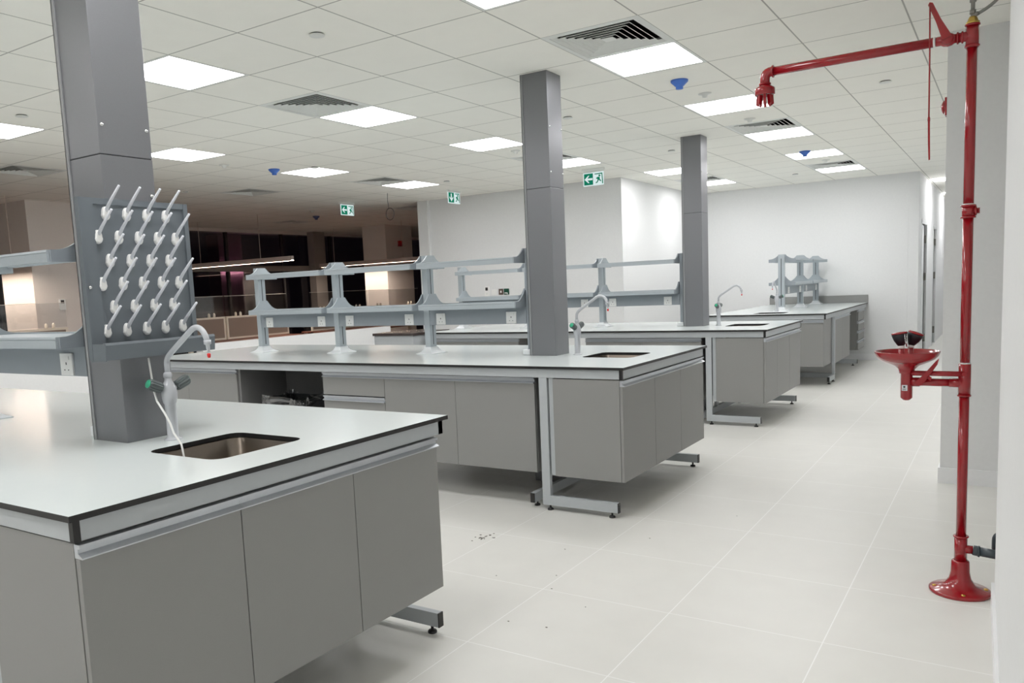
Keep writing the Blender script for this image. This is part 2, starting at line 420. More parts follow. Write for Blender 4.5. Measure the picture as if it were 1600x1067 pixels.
# ------------------------------------------------------------------ exit signs
def exit_sign(loc, rz, arrow, label, w=.28, h=.165):
    t = thing('exit_sign', label, 'exit sign', loc, rz, 'green exit signs')
    b = MB(); b.box(-w / 2 - .01, w / 2 + .01, -.02, .02, H - .03 - loc[2] - .0, H - loc[2]); b.build('mount_bar', 'vent', t)
    b = MB(); b.box(-w / 2, w / 2, .004, .008, -.02, H - .03 - loc[2]); b.build('clear_plate', 'acrylic', t)
    b = MB(); b.box(-w / 2, w / 2, -.005, .003, -h / 2 - .05, h / 2 - .05, bev=.002); f_ = b.build('sign_face', 'signwhite', t)
    z0 = -.05
    b = MB(); b.box(-w / 2 + .012, -.005, -.0065, -.005, z0 - h / 2 + .012, z0 + h / 2 - .012); b.build('green_field', 'signgreen_lit', f_)
    cx = -w / 4 + .004
    ar = [(0, -.055), (.045, -.005), (.045, .012), (.012, -.014), (.012, .055), (-.012, .055), (-.012, -.014), (-.045, .012), (-.045, -.005)]
    if arrow == 'left': ar = [(p[1], -p[0]) for p in ar]
    b = MB(); b.prism([(cx + p[0], z0 + p[1]) for p in ar], 'y', -.008, -.0065); b.build('arrow', 'signwhite', f_)
    b = MB(); mx = w / 4 + .004
    b.prism([(mx - .056, z0 + .062), (mx + .05, z0 + .066), (mx + .058, z0 - .066), (mx + .045, z0 - .066), (mx + .04, z0 + .052), (mx - .056, z0 + .052)], 'y', -.008, -.005)
    b.prism([(mx + .01 + .013 * math.cos(a), z0 + .034 + .013 * math.sin(a)) for a in [k * PI / 6 for k in range(12)]], 'y', -.008, -.005)
    b.prism([(mx - .012, z0 + .02), (mx + .012, z0 + .018), (mx + .016, z0 - .012), (mx + .034, z0 - .03), (mx + .026, z0 - .04), (mx, z0 - .018), (mx - .018, z0 - .05), (mx - .042, z0 - .056),
             (mx - .042, z0 - .044), (mx - .024, z0 - .038), (mx - .014, z0 - .01), (mx - .034, z0 - .002), (mx - .034, z0 + .008)], 'y', -.008, -.005)
    b.build('running_figure', 'signgreen_lit', f_)
exit_sign((-4.40, 9.4, 2.735), 0, 'left', 'green exit sign with left arrow hanging just right of the second column')
exit_sign((-6.80, 9.76, 2.76), R90, 'down', 'green exit sign with down arrow hanging near the white wall end', .30)
exit_sign((-8.75, 9.61, 2.75), R90, 'left', 'green exit sign with left arrow hanging over the dark office side', .30)

# ------------------------------------------------------------------ columns
def rrect(x0, x1, y0, y1, r, n=6):
    out = []
    for cx_, cy_, a0 in ((x1 - r, y1 - r, 0), (x0 + r, y1 - r, 90), (x0 + r, y0 + r, 180), (x1 - r, y0 + r, 270)):
        for k in range(n + 1):
            a = math.radians(a0 + k * 90 / n); out.append((cx_ + r * math.cos(a), cy_ + r * math.sin(a)))
    return out
def column(x, y, zs, label, screws):
    t = thing('column', label, 'column', (x, y, 0))
    b = MB(); b.box(-.1, .1, -.1, .1, 0, zs - .0015, bev=.002); b.build('lower_cladding', 'clad', t)
    b = MB(); b.box(-.1, .1, -.1, .1, zs + .0015, H, bev=.002); b.build('upper_cladding', 'clad', t)
    b = MB(); b.box(-.098, .098, -.098, .098, zs - .003, zs + .003); b.build('joint', 'slot', t)
    b = MB(); b.box(-.104, -.086, -.104, -.0995, .9, H); b.box(-.104, -.1, -.104, -.08, .9, H); b.build('edge_trim', 'trimedge', t)
    for yy, zz in screws:
        b = MB(); b.lathe([(.0075, 0), (.0075, .001), (.006, .004), (.003, .006), (0, .0065)], (.1, yy, zz), (1, 0, 0), 14); b.build('screw', 'chrome', t)
column(-2.702, 1.742, 1.903, 'grey clad square column nearest, standing through the bench with the pegboard', [(-.085, 2.002), (.085, 2.002), (.085, 1.772)])
column(-2.718, 5.005, 2.05, 'grey clad square column standing through the second bench', [(-.085, 2.45), (.085, 2.45), (-.085, 2.15), (.085, 2.15)])
column(-2.716, 8.21, 2.05, 'grey clad square column standing through the third bench', [(-.085, 2.45), (.085, 2.45)])

# ------------------------------------------------------------------ benches
APZ0, APZ1 = .829, .884
def bench(name_i, label, loc, rz, L, hw, col_hole, cap_side, uprights, sink_y=0, sink=True, left_foot=True):
    """origin: floor, middle of the free end; +X to the free end, body to -X"""
    t = thing('lab_bench', label, 'lab bench', loc, rz)
    # worktop : black core, pale laminate faces, holes for sink and column
    bm = bmesh.new()
    def loop(pts):
        vs = [bm.verts.new((p[0], p[1], .9)) for p in pts]
        return [bm.edges.new((vs[i], vs[(i + 1) % len(vs)])) for i in range(len(vs))], vs
    es = []
    loops = []
    e, v = loop([(0, -hw), (0, hw), (-L, hw), (-L, -hw)]); es += e; loops.append([tuple(a.co) for a in v])
    if sink:
        e, v = loop(rrect(-.555, -.192, sink_y - .19, sink_y + .19, .05)); es += e; loops.append([tuple(a.co) for a in v])
    if col_hole is not None:
        cx_, cy_ = col_hole
        e, v = loop([(cx_ - .102, cy_ - .102), (cx_ + .102, cy_ - .102), (cx_ + .102, cy_ + .102), (cx_ - .102, cy_ + .102)]); es += e; loops.append([tuple(a.co) for a in v])
    bmesh.ops.triangle_fill(bm, edges=es, use_beauty=True); bm.verts.index_update()
    tv = [tuple(a.co) for a in bm.verts]; tf = [[a.index for a in f_.verts] for f_ in bm.faces]; bm.free()
    w = MB(); w.add(tv, tf, 'top'); w.add([(p[0], p[1], .884) for p in tv], tf, 'black')
    for lp in loops:
        n = len(lp)
        w.add(lp + [(p[0], p[1], .884) for p in lp], [[i, (i + 1) % n, n + (i + 1) % n, n + i] for i in range(n)], 'black')
    w.build('worktop', 'top', t)
    i_ = .016
    for sgn, ln in ((-1, 0), (1, 0)):
        b = MB(); y0 = sgn * (hw - i_); b.box(-L + .02, -i_ - (.018 if sgn == cap_side else 0), y0 - sgn * .03, y0, APZ0, APZ1, bev=.0015); b.build('apron', 'apron', t)
    b = MB(); b.box(-i_ - .03, -i_, -hw + i_ + (.018 if cap_side == -1 else .0), hw - i_ - (.018 if cap_side == 1 else 0), APZ0, APZ1, bev=.0015); b.build('apron', 'apron', t)
    b = MB(); b.box(-L + .02, -L + .05, -hw + i_, hw - i_, APZ0, APZ1); b.build('apron', 'apron', t)
    b = MB(); yc = cap_side * (hw - i_); b.box(-i_ - .018, -i_, yc - cap_side * .018, yc, APZ0 - .002, APZ1 + .0005); b.build('corner_cap', 'black', t)
    ft = [(.019, 0), (.019, .006), (.016, .011), (.006, .013), (.006, .034)]
    for sgn in (-1, 1):
        ux, fx = uprights
        y0 = sgn * (hw - .018)
        b = MB(); b.box(ux - .055, ux, y0 - sgn * .03, y0, .092, APZ0, bev=.0015)
        b.box(ux - .055, fx - .003, y0 - sgn * .03, y0, .032, .092, bev=.0015)
        lf = b.build('leg_frame', 'apron', t)
        b = MB(); b.box(fx - .003, fx + .002, y0 - sgn * .03, y0, .032, .092); b.build('end_cap', 'black', lf)
        for x in (ux - .01, fx - .045):
            b = MB(); b.lathe(ft, (x, y0 - sgn * .015, 0), (0, 0, 1), 16); b.build('levelling_foot', 'black', lf)
        b = MB(); b.box(ux + .008, ux + .038, y0 - sgn * .03, y0 - sgn * .012, .222, APZ0 - .0005); b.build('filler_strip', 'apron', lf)
    for x in [ux - .12] + [a for a in (-2.55, -4.42) if a > -L + .3]:
        b = MB(); b.box(x - .03, x, -hw + .03, hw - .03, .032, .092)
        for y in (-.16, .16): b.box(x - .03, x, y - .03, y + .03, .092, APZ0)
        lf = b.build('cross_frame', 'apron', t)
        for y in (-hw + .028, hw - .033):
            b = MB(); b.box(x - .03, x, y, y + .005, .032, .092); b.build('end_cap', 'black', lf)
        for y in (-hw + .09, hw - .09):
            b = MB(); b.lathe(ft, (x - .015, y, 0), (0, 0, 1), 16); b.build('levelling_foot', 'black', lf)
    return t
def W(bt, p):
    """bench-local point to world"""
    loc, rz = bt; c_, s_ = math.cos(rz), math.sin(rz)
    return (loc[0] + p[0] * c_ - p[1] * s_, loc[1] + p[0] * s_ + p[1] * c_, p[2] if len(p) > 2 else 0)

B1 = ((-1.835, 1.755, 0), 0); B2 = ((-1.835, 5.005, 0), 0); B3 = ((-1.823, 8.215, 0), 0); B4 = ((-2.565, 10.33, 0), -R90)
HW = {1: .765, 2: .762, 3: .762, 4: .738}
bench(1, 'nearest lab bench with pale worktop, small sink and pegboard column', B1[0], B1[1], 4.62, HW[1], (-.867, -.013), -1, (-.512, -.062))
bench(2, 'second lab bench with pale worktop, three open racks and a bin under it', B2[0], B2[1], 4.62, HW[2], (-.883, 0), -1, (-.512, -.062))
bench(3, 'third lab bench with pale worktop, just behind the second one', B3[0], B3[1], 3.88, HW[3], (-.893, -.005), -1, (-.512, -.062))
bench(4, 'far lab bench standing end-on against the back wall', B4[0], B4[1], 3.36, HW[4], None, 1, (-.62, -.30), 0)
b = MB()
b.box(-3.30, -1.828, 13.685, 13.708, .901, 1.018, bev=.002); o = b.build('upstand', 'cab')
tag(o, 'grey upstand strip along the back wall on the far bench', 'upstand')

# cabinets ---------------------------------------------------------
HP = [(.018, .822), (-.007, .822), (-.007, .812), (.003, .811), (.003, .800), (-.002, .797), (-.014, .790), (-.014, .7868), (.018, .7868)]
def handle(x0, x1, z, parent, g=.0004):
    b = MB(); b.prism([(p[0], p[1] - .826 + z) for p in HP], 'x', x0 + g, x1 - g); return b.build('handle', 'alu', parent)
def cabinet(bt, org, rz, widths, label, depth=.5, z0=.222, kind='door', zt=.823, group=None, open_=False):
    """org = bench local position of front left corner; rz relative to bench: local x runs along the front, front faces -Y"""
    loc = W(bt, (org[0], org[1], 0)); t = thing('base_cabinet' if kind == 'door' else 'drawer_unit', label, 'cabinet' if kind == 'door' else 'drawer unit', loc, bt[1] + rz, group)
    wt = sum(widths)
    b = MB()
    b.box(0, .018, .02, depth, z0, zt); b.box(wt - .018, wt, .02, depth, z0, zt); b.box(.018, wt - .018, .02, depth, z0, z0 + .018)
    if open_: b.box(.018, wt - .018, .02, .06, zt - .018, zt)
    else: b.box(.018, wt - .018, .02, depth, zt - .018, zt); b.box(.018, wt - .018, depth - .01, depth, z0 + .018, zt - .018)
    b.build('body', 'cab', t)
    if kind == 'door':
        x = 0
        for w_ in widths:
            b = MB(); b.box(x + .0015, x + w_ - .0015, 0, .018, z0, .7855, bev=.001); d = b.build('door', 'cab', t)
            handle(x, x + w_, .826, d); x += w_
    else:
        zz = [.826, .652, .509, .366, z0]
        for k in range(4):
            b = MB(); b.box(.0015, wt - .0015, 0, .018, zz[k + 1] + (.003 if k < 3 else 0), zz[k] - .0405, bev=.001)
            b.box(.03, wt - .03, .018, depth - .05, zz[k + 1] + .02, zz[k] - .06, 'cabin')
            d = b.build('drawer', 'cab', t); handle(0, wt, zz[k], d)
    return t
# free-end cabinets (front faces bench +X): run along bench y
for k, (bt, y0, ws, near, extra) in enumerate(((B1, -.742, [.487], 'nearest bench, left of its free end', 0), (B2, -.765 + .02, [.505, .472], 'second bench, under its sink', 0), (B3, -.742, [.44], 'third bench, left at its free end', 0))):
    cabinet(bt, (-.015, y0), R90, ws, 'grey ' + ('single' if len(ws) == 1 else 'double') + '-door hanging cabinet of the ' + near, .455, open_=True)
cabinet(B1, (-.015, -.742 + .487), R90, [.479, .478], 'grey double-door hanging cabinet of the nearest bench, right of its free end', .455, open_=True)
cabinet(B2, (-.015, -.745 + .977), R90, [.485], 'grey single-door hanging cabinet of the second bench, right of its free end', .455, open_=True)
cabinet(B3, (-.015, -.742 + .44), R90, [.50, .50], 'grey double-door hanging cabinet of the third bench, right of its free end', .455, open_=True)
# long side cabinets facing the viewer (-Y)
cabinet(B2, (-1.835, -.705), 0, [.61, .605], 'wide grey double-door cabinet on the near side of the second bench, beside the leg', .5)
cabinet(B2, (-2.43, -.705), 0, [.595], 'grey drawer unit of the second bench, between double doors and bin', .5, kind='drawer')
cabinet(B2, (-4.62 + .055, -.705), 0, [.55, .625], 'grey double-door cabinet at the far left end of the second bench', .5)
cabinet(B3, (-1.835, -.705), 0, [.61, .605], 'grey double-door cabinet under the third bench, seen between column and leg', .5)
cabinet(B3, (-3.82, -.705), 0, [.60, .58], 'grey double-door cabinet under the left end of the third bench', .5)
cabinet(B1, (-1.835, -.705), 0, [.61, .605], 'grey double-door cabinet on the near long side of the nearest bench', .5)
# cabinets of the far sides
cabinet(B1, (-.64, .705), PI, [.61, .605], 'grey double-door cabinet on the hidden side of the nearest bench', .5)
cabinet(B2, (-.64, .705), PI, [.61, .605], 'grey double-door cabinet on the hidden side of the second bench', .5)
cabinet(B3, (-.64, .705), PI, [.61, .605], 'grey double-door cabinet on the hidden side of the third bench', .5)
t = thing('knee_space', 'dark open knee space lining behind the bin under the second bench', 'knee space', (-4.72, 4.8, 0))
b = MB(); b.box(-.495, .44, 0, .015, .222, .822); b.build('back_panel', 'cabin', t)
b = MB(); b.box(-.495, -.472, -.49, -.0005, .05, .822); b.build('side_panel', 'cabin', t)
# far bench: front end cabinet faces the viewer, side cabinets face the aisle
cabinet(B4, (-.03, -.715), R90, [.47, .47, .47], 'grey three-door cabinet at the near end of the far bench', .5, z0=.25, open_=True)
cabinet(B4, (-.70, .705), PI, [.6, .59], 'grey double-door cabinet on the aisle side of the far bench', .5)
cabinet(B4, (-2.65, .705), PI, [.57], 'four-drawer unit at the wall end of the far bench', .5, kind='drawer')
cabinet(B4, (-2.0, -.705), 0, [.6, .6], 'grey double-door cabinet on the hidden side of the far bench', .5)

# sinks -------------------------------------------------------------
def sink(bt, label):
    loc = W(bt, (-.3735, 0, 0)); t = thing('sink', label, 'sink', (loc[0], loc[1], .883), bt[1], 'undermounted bench sinks')
    b = MB(); L_ = []
    for off, z, r in ((.02, 0, .055), (.004, 0, .05), (.002, -.004, .05), (-.006, -.15, .048), (-.02, -.172, .04), (-.05, -.18, .03)):
        L_.append([(p[0], p[1], z) for p in rrect(-.1815 - off, .1815 + off, -.19 - off, .19 + off, max(r, .02))])
    n = len(L_[0]); vs = sum(L_, []); fs = []
    for i in range(len(L_) - 1):
        for k in range(n): fs.append([i * n + k, i * n + (k + 1) % n, (i + 1) * n + (k + 1) % n, (i + 1) * n + k])
    fs.append([(len(L_) - 1) * n + k for k in range(n)])
    b.add(vs, fs, None, None, True); b.build('bowl', 'steel', t)
    b = MB(); b.lathe([(.04, 0), (.036, .003), (.02, -.004), (0, -.004)], (0, 0, -.179)); b.build('drain', 'chrome', t)
sink(B1, 'stainless sink sunk in the nearest bench, in front of the pegboard')
sink(B2, 'stainless sink sunk in the second bench worktop')
sink(B3, 'stainless sink sunk in the third bench worktop')
sink(B4, 'stainless sink sunk in the near end of the far bench')

# taps --------------------------------------------------------------
def bez(a, b_, c_, d, n=10):
    a, b_, c_, d = map(Vector, (a, b_, c_, d)); out = []
    for k in range(n + 1):
        t = k / n; out.append(a * (1 - t) ** 3 + b_ * 3 * t * (1 - t) ** 2 + c_ * 3 * t * t * (1 - t) + d * t ** 3)
    return out
def tap(bt, label, yy=0, xx=-.665):
    p = W(bt, (xx, yy, 0)); t = thing('lab_tap', label, 'tap', (p[0], p[1], .9), bt[1], 'goose-neck lab taps')
    b = MB(); b.lathe([(.031, 0), (.031, .003), (.022, .006), (.0195, .012), (.0195, .128), (.0235, .133), (.0265, .150), (.0275, .168), (.0255, .186), (.020, .200), (.014, .210), (.0125, .218), (.0125, .222), (.013, .230)], n=28); b.build('body', 'tap', t)
    b = MB(); b.lathe([(.012, .222), (.0155, .225), (.0155, .234), (.0135, .240), (.0095, .244)]); b.build('ring_nut', 'tap', t)
    pts = [(0, 0, .235), (0, 0, .262)] + bez((0, 0, .27), (0, 0, .285), (.008, 0, .296), (.03, 0, .312), 6) + bez((.15, 0, .39), (.185, 0, .413), (.222, 0, .395), (.232, 0, .352), 10)
    b = MB(); b.tube(pts, .0098, 16); b.build('spout', 'tap', t)
    b = MB(); b.lathe([(.0125, 0), (.0125, .014), (.007, .017), (.0065, .03), (.0045, .036), (.0045, .042)], (.2325, 0, .357), (.06, 0, -1), 18); nz = b.build('nozzle', 'tap', t)
    b = MB(); b.lathe([(.0048, 0), (.0065, .004), (.005, .014), (.002, .016)], (.2352, 0, .312), (.06, 0, -1), 14); b.build('red_tip', 'redtip', nz)
    for s in (-1, 1):
        ax = Vector((0, s * .92, .40)).normalized(); c0 = Vector((0, s * .018, .183))
        b = MB(); b.lathe([(.008, 0), (.008, .014)], c0, ax, 14); b.build('knob_stem', 'tap', t)
        pr = [(.014, .012), (.0185, .016), (.0205, .05), (.020, .064), (.017, .068)]
        b = MB(); n = 28; u = ax.orthogonal().normalized(); w_ = ax.cross(u); vs = []; fs = []
        for r, h in pr:
            for k in range(n):
                a = 2 * PI * k / n; r_ = r * (1 if k % 2 else .9); vs.append(c0 + ax * h + (u * math.cos(a) + w_ * math.sin(a)) * r_)
        for i in range(len(pr) - 1):
            for k in range(n): fs.append([i * n + k, i * n + (k + 1) % n, (i + 1) * n + (k + 1) % n, (i + 1) * n + k])
        fs.append(list(range((len(pr) - 1) * n, len(pr) * n))); fs.append(list(range(n)))
        b.add(vs, fs); kb = b.build('knob', 'knob', t)
        b = MB(); b.lathe([(.0145, 0), (.0145, .0015), (0, .002)], c0 + ax * .068, ax, 20); b.build('indicator_disc', 'green', kb, 'green disc')
tap(B1, 'light grey goose-neck lab tap beside the pegboard column, nearest')
tap(B2, 'grey goose-neck lab tap beside the second column')
tap(B3, 'grey goose-neck lab tap right of the third column')
tap(B4, 'grey lab tap at the near end of the far bench, in front of the rack', 0, -.69)

# reagent racks -----------------------------------------------------
def gusset(x, zb, zt, ztop, parent, depth=.175, dm='rack', r=.04):
    pr = [(-depth, zb), (depth, zb), (depth, zt)]
    for k in range(0, 9):
        t = k / 8; y = depth - .01 - (depth - .052) * t; z = zt + (ztop - zt) * (t ** 2.3); pr.append((y, z))
    for p in list(pr[2:])[::-1]: pr.append((-p[0], p[1]))
    b = MB(); b.prism(pr, 'x', x - .005, x + .005); return b.build('gusset', dm, parent)
def rack(bt, posts, y0, label, panels=True, col_post=None, gap_first=False, end_gussets=(), depth=.175, lead=True):
    t = thing('reagent_rack', label, 'shelf rack', W(bt, (0, 0, .9)), bt[1])
    t.location.z = .9
    Z = lambda z: z - .9
    def post(x):
        b = MB(); b.box(x - .026, x + .026, y0 - .04, y0 + .04, Z(.94), Z(1.655), bev=.003)
        p = b.build('post', 'rack', t)
        b = MB()
        for sx in (-1, 1): b.box(x + sx * .0262, x + sx * .0264, y0 - .004, y0 + .004, Z(.97), Z(1.60))
        b.build('slot', 'slot', p)
        base_at(x, p)
    def base_at(x, parent):
        b = MB(); L_ = []
        for e, z in ((.055, .9), (.055, .904), (.034, .912), (.018, .924), (.008, .94), (.005, .952)):
            L_.append([(x - .026 - e, y0 - .04 - e, Z(z)), (x + .026 + e, y0 - .04 - e, Z(z)), (x + .026 + e, y0 + .04 + e, Z(z)), (x - .026 - e, y0 + .04 + e, Z(z))])
        vs = sum(L_, []); fs = [[0, 1, 2, 3], [20, 21, 22, 23]]
        for i in range(5):
            for k in range(4): fs.append([i * 4 + k, i * 4 + (k + 1) % 4, (i + 1) * 4 + (k + 1) % 4, (i + 1) * 4 + k])
        b.add(vs, fs); b.build('post_base', 'base', parent)
    for x in posts: post(x)
    allp = list(posts) + ([col_post] if col_post is not None else [])
    if col_post is not None:
        x = col_post
        b = MB(); b.box(x - .02, x + .02, y0 - .04, y0 + .04, Z(.94), Z(1.655)); p = b.build('post', 'rackd', t)
        b = MB(); b.box(x - .045, x + .025, y0 - .075, y0 - .0, Z(.9), Z(.94), bev=.006); b.build('post_base', 'base', p)
    for a, c_ in zip(allp[:-1], allp[1:]):
        xa, xb = a + .038, c_ - .038
        for zb, zt, ztop, glassy in ((1.552, 1.595, 1.655, True), (1.240, 1.282, 1.362, False)):
            gusset(a + .033, Z(zb), Z(zt), Z(ztop), t, depth, 'rack')
            gusset(c_ - .033, Z(zb), Z(zt), Z(ztop), t, depth, 'rackd')  # same gusset in darker grey, shaded side put into the colour
            b = MB()
            for s in ((-1,) if glassy else (-1, 1)):
                yy = y0 + s * (depth - .011)
                pf = [(yy - s * .011, Z(zb)), (yy + s * .011, Z(zb)), (yy + s * .011, Z(zt) - .012), (yy + s * .008, Z(zt) - .010), (yy + s * .011, Z(zt) - .008), (yy + s * .009, Z(zt)), (yy - s * .011, Z(zt))]
                b.prism(pf, 'x', xa, xb)
            sh = b.build('shelf', 'rack', t)
            if glassy:
                b = MB(); b.box(xa, xb, y0 + depth - .014, y0 + depth - .004, Z(zt) - .020, Z(zt) - .010); b.build('rear_rod', 'rack', sh)
            b = MB(); b.box(xa, xb, y0 - depth + .022, y0 + depth - .02, Z(zt) - .012, Z(zt) - .006)
            b.build('shelf_board', 'shelfglass' if glassy else 'rack', sh)
        if panels:
            pf = [(y0 - .034, Z(1.124)), (y0 - .034, Z(1.13))] + [(y0 - .034 + .012 * math.sin(PI * k / 8), Z(1.13) + (.105) * k / 8) for k in range(1, 8)] + [(y0 - .034, Z(1.235)), (y0 - .034, Z(1.245)), (y0 + .034, Z(1.245)), (y0 + .034, Z(1.124))]
            pf = [(y0 - .036, Z(1.122)), (y0 - .034, Z(1.245)), (y0 + .034, Z(1.245)), (y0 + .036, Z(1.122))]
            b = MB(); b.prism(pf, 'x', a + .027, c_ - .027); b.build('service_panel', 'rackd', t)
    for x, s in end_gussets:
        for zb, zt, ztop in ((1.552, 1.595, 1.655), (1.240, 1.282, 1.362)): gusset(x + s * .033, Z(zb), Z(zt), Z(ztop), t, depth, 'rack')
    return t
def socket(world, rz, label, w=.084, h=.086, group='power sockets on the bench racks'):
    t = thing('power_socket', label, 'power socket', world, rz, group)
    b = MB(); b.box(-w / 2, w / 2, -.009, 0, -h / 2, h / 2, bev=.002); p = b.build('face_plate', 'plast', t)
    b = MB()
    b.box(-.003, .003, -.0094, -.0088, -.002, .008); b.box(-.016, -.010, -.0094, -.0088, -.024, -.020); b.box(.010, .016, -.0094, -.0088, -.024, -.020)
    b.build('pin_holes', 'slot', p)
    b = MB(); b.box(.012, .024, -.0125, -.009, .018, .032, bev=.001); b.build('switch', 'plast', p)
P2 = [-3.835, -2.885, -1.935]
rack(B2, P2, -.0, 'grey two-tier open shelf rack on the second bench', col_post=-1.02)
rack(B3, [-3.845, -2.9, -1.955], -.0, 'grey two-tier open shelf rack on the third bench', col_post=-1.035)
rack(B1, [-3.93, -2.98, -2.03], -.01, 'grey two-tier shelf rack on the nearest bench, cut by the left edge of the view', col_post=-1.0)
ord_ = ['first', 'second', 'third', 'fourth', 'fifth', 'sixth']
for k, x in enumerate((-5.53, -4.891, -4.569, -3.941, -3.633, -3.004)):
    socket((x, 5.005 - .0352, 1.168), 0, 'white power socket on the second bench rack, %s from the left' % ord_[k])
for k, x in enumerate((-5.53, -4.89, -4.57, -3.98, -3.638, -3.011)):
    socket((x, 8.215 - .0352, 1.168), 0, 'white power socket on the third bench rack, %s from the left' % ord_[k])
for k, x in enumerate((-3.70, -3.053)):
    socket((x, 1.745 - .0352, 1.168), 0, ['white power socket on the nearest bench rack, beyond the left edge', 'white power socket left of the nearest column, largest in view'][k])
rack(B4, [-3.25, -2.12, -.96], 0, 'grey two-tier shelf rack on the far bench, in front of the back wall')
for k, y in enumerate((11.52, 12.24, 12.66, 13.38)):
    socket((-2.565 + .0352, y, 1.172), R90, 'white power socket on the far bench rack, %s from the front' % ord_[k])

# table beside third bench
t = thing('side_table', 'white-framed table with dark top at the left end of the third bench', 'table', (-6.04, 7.65, 0))
b = MB(); b.box(-.32, .30, -.36, .36, .876, .905, bev=.002); b.build('table_top', 'tabletop', t)
b = MB(); b.box(-.305, .285, -.345, .345, .745, .875, bev=.002); b.build('apron', 'apron', t)
for sx in (-.29, .245):
    for sy in (-.33, .29):
        b = MB(); b.box(sx, sx + .04, sy, sy + .04, 0, .745); b.build('leg', 'apron', t)

# waste bin with clear liner in the knee space
t = thing('waste_bin', 'dark bin with crumpled clear plastic liner in the open knee space', 'bin', (-4.80, 4.52, 0))
b = MB(); b.add([(-.17, -.12, 0), (.17, -.12, 0), (.17, .12, 0), (-.17, .12, 0), (-.22, -.15, .585), (.22, -.15, .585), (.22, .15, .585), (-.22, .15, .585)],
                [[0, 1, 2, 3], [0, 1, 5, 4], [1, 2, 6, 5], [2, 3, 7, 6], [3, 0, 4, 7]]); b.build('bin_body', 'bin', t)
b = MB(); n = 72; vs = []; fs = []
for i in range(9):
    z = .50 + .125 * i / 8 - (.06 * max(0, i - 6))
    for k in range(n):
        a = 2 * PI * k / n; e = 6
        cx_ = math.copysign(abs(math.cos(a)) ** (2 / e), math.cos(a)); sy_ = math.copysign(abs(math.sin(a)) ** (2 / e), math.sin(a))
        r = 1 + random.uniform(-.02, .05) * (1 + i * .1)
        vs.append(((.235 - .03 * max(0, i - 6)) * cx_ * r, (.165 - .03 * max(0, i - 6)) * sy_ * r, z + random.uniform(-.008, .012) + .02 * math.sin(3 * a + 1)))
for i in range(8):
    for k in range(n): fs.append([i * n + k, i * n + (k + 1) % n, (i + 1) * n + (k + 1) % n, (i + 1) * n + k])
b.add(vs, fs); b.build('liner', 'bag', t)

# ------------------------------------------------------------------ drying pegboard
t = thing('drying_pegboard', 'dark grey glassware drying pegboard with white pegs and tray, on the nearest column', 'pegboard', (-2.598, 1.745, 1.205))
oy = lambda y: y - 1.745
b = MB()
y0, y1, zt = oy(1.53), oy(1.958), .545
b.box(0, .008, y0, y1, 0, zt)
b.prism([(y0, .0), (y0 + .055, .0), (y0 + .055, zt), (y0, zt)], 'x', .008, .016)
b.prism([(y1 - .018, .03), (y1, .03), (y1, zt), (y1 - .018, zt)], 'x', .008, .016)
b.prism([(y0 + .055, zt - .02), (y1 - .018, zt - .02), (y1 - .018, zt), (y0 + .055, zt)], 'x', .008, .014)
b.box(.016, .021, y0, y0 + .006, 0, zt)
b.build('board', 'board', t)
b = MB(); b.prism([(.008, .05), (.03, .03), (.078, .028), (.084, .058), (.096, .058), (.100, .050), (.094, 0), (.008, -.006)], 'y', y0 + .0005, y1 + .012)
b.box(.008, .09, y0 + .001, y0 + .006, -.003, .055); tr = b.build('drip_tray', 'board', t)
b = MB(); b.lathe([(.005, 0), (.005, .002)], (.05, .0, .0285), (0, 0, 1), 12); b.build('drain_hole', 'slot', tr)
for yy, zz in ((1.548, .018), (1.547, .245)):
    b = MB(); b.lathe([(.007, 0), (.007, .002), (.004, .005), (0, .006)], (.016 if zz > .1 else .018, oy(yy), zz), (1, 0, 0), 14); b.build('screw', 'chrome', t)
proto = None
rows = [(1.700, 0), (1.620, 1), (1.540, 0), (1.461, 1), (1.381, 0), (1.300, 1)]
for z, odd in rows:
    for y in ((1.595, 1.671, 1.748, 1.824, 1.898) if odd else (1.630, 1.708, 1.786, 1.864)):
        loc = (.008, oy(y), z - 1.205)
        if proto is None:
            b = MB(); b.tube([(.004, 0, .004), (.012, 0, .012), (.03, 0, .03), (.096, 0, .084)], .0, 12, rs=[.0065, .0062, .0058, .0040]); proto = b.build('peg', 'peg', t)
            b = MB(); n = 20
            vs = [(0, .0155 * math.cos(2 * PI * k / n) * (1 if math.sin(2 * PI * k / n) < 0 else .85), .024 * math.sin(2 * PI * k / n)) for k in range(n)]
            vs += [(.009, p[1] * .96, p[2] * .96) for p in vs[:n]] + [(.013, p[1] * .7, p[2] * .75) for p in vs[:n]]
            fs = [[i * n + k, i * n + (k + 1) % n, (i + 1) * n + (k + 1) % n, (i + 1) * n + k] for i in range(2) for k in range(n)] + [list(range(n)), list(range(2 * n, 3 * n))]
            b.add(vs, fs, None, None, False); pb = b.build('peg_base', 'plast', proto)
            proto.location = loc
        else:
            c_ = proto.copy(); COL.objects.link(c_); c_.parent = t; c_.location = loc
            d = pb.copy(); COL.objects.link(d); d.parent = c_
b = MB(); b.tube([(-2.532, 1.706, 1.198), (-2.532, 1.712, 1.13), (-2.532, 1.714, 1.09), (-2.50, 1.703, 1.045), (-2.455, 1.698, 1.005), (-2.44, 1.706, .968), (-2.425, 1.706, .935), (-2.38, 1.700, .90), (-2.365, 1.695, .86), (-2.362, 1.69, .78)], .0036, 10)
o = b.build('drain_tube', 'plast'); tag(o, 'thin white drain tube running from the pegboard tray down into the sink', 'tube')

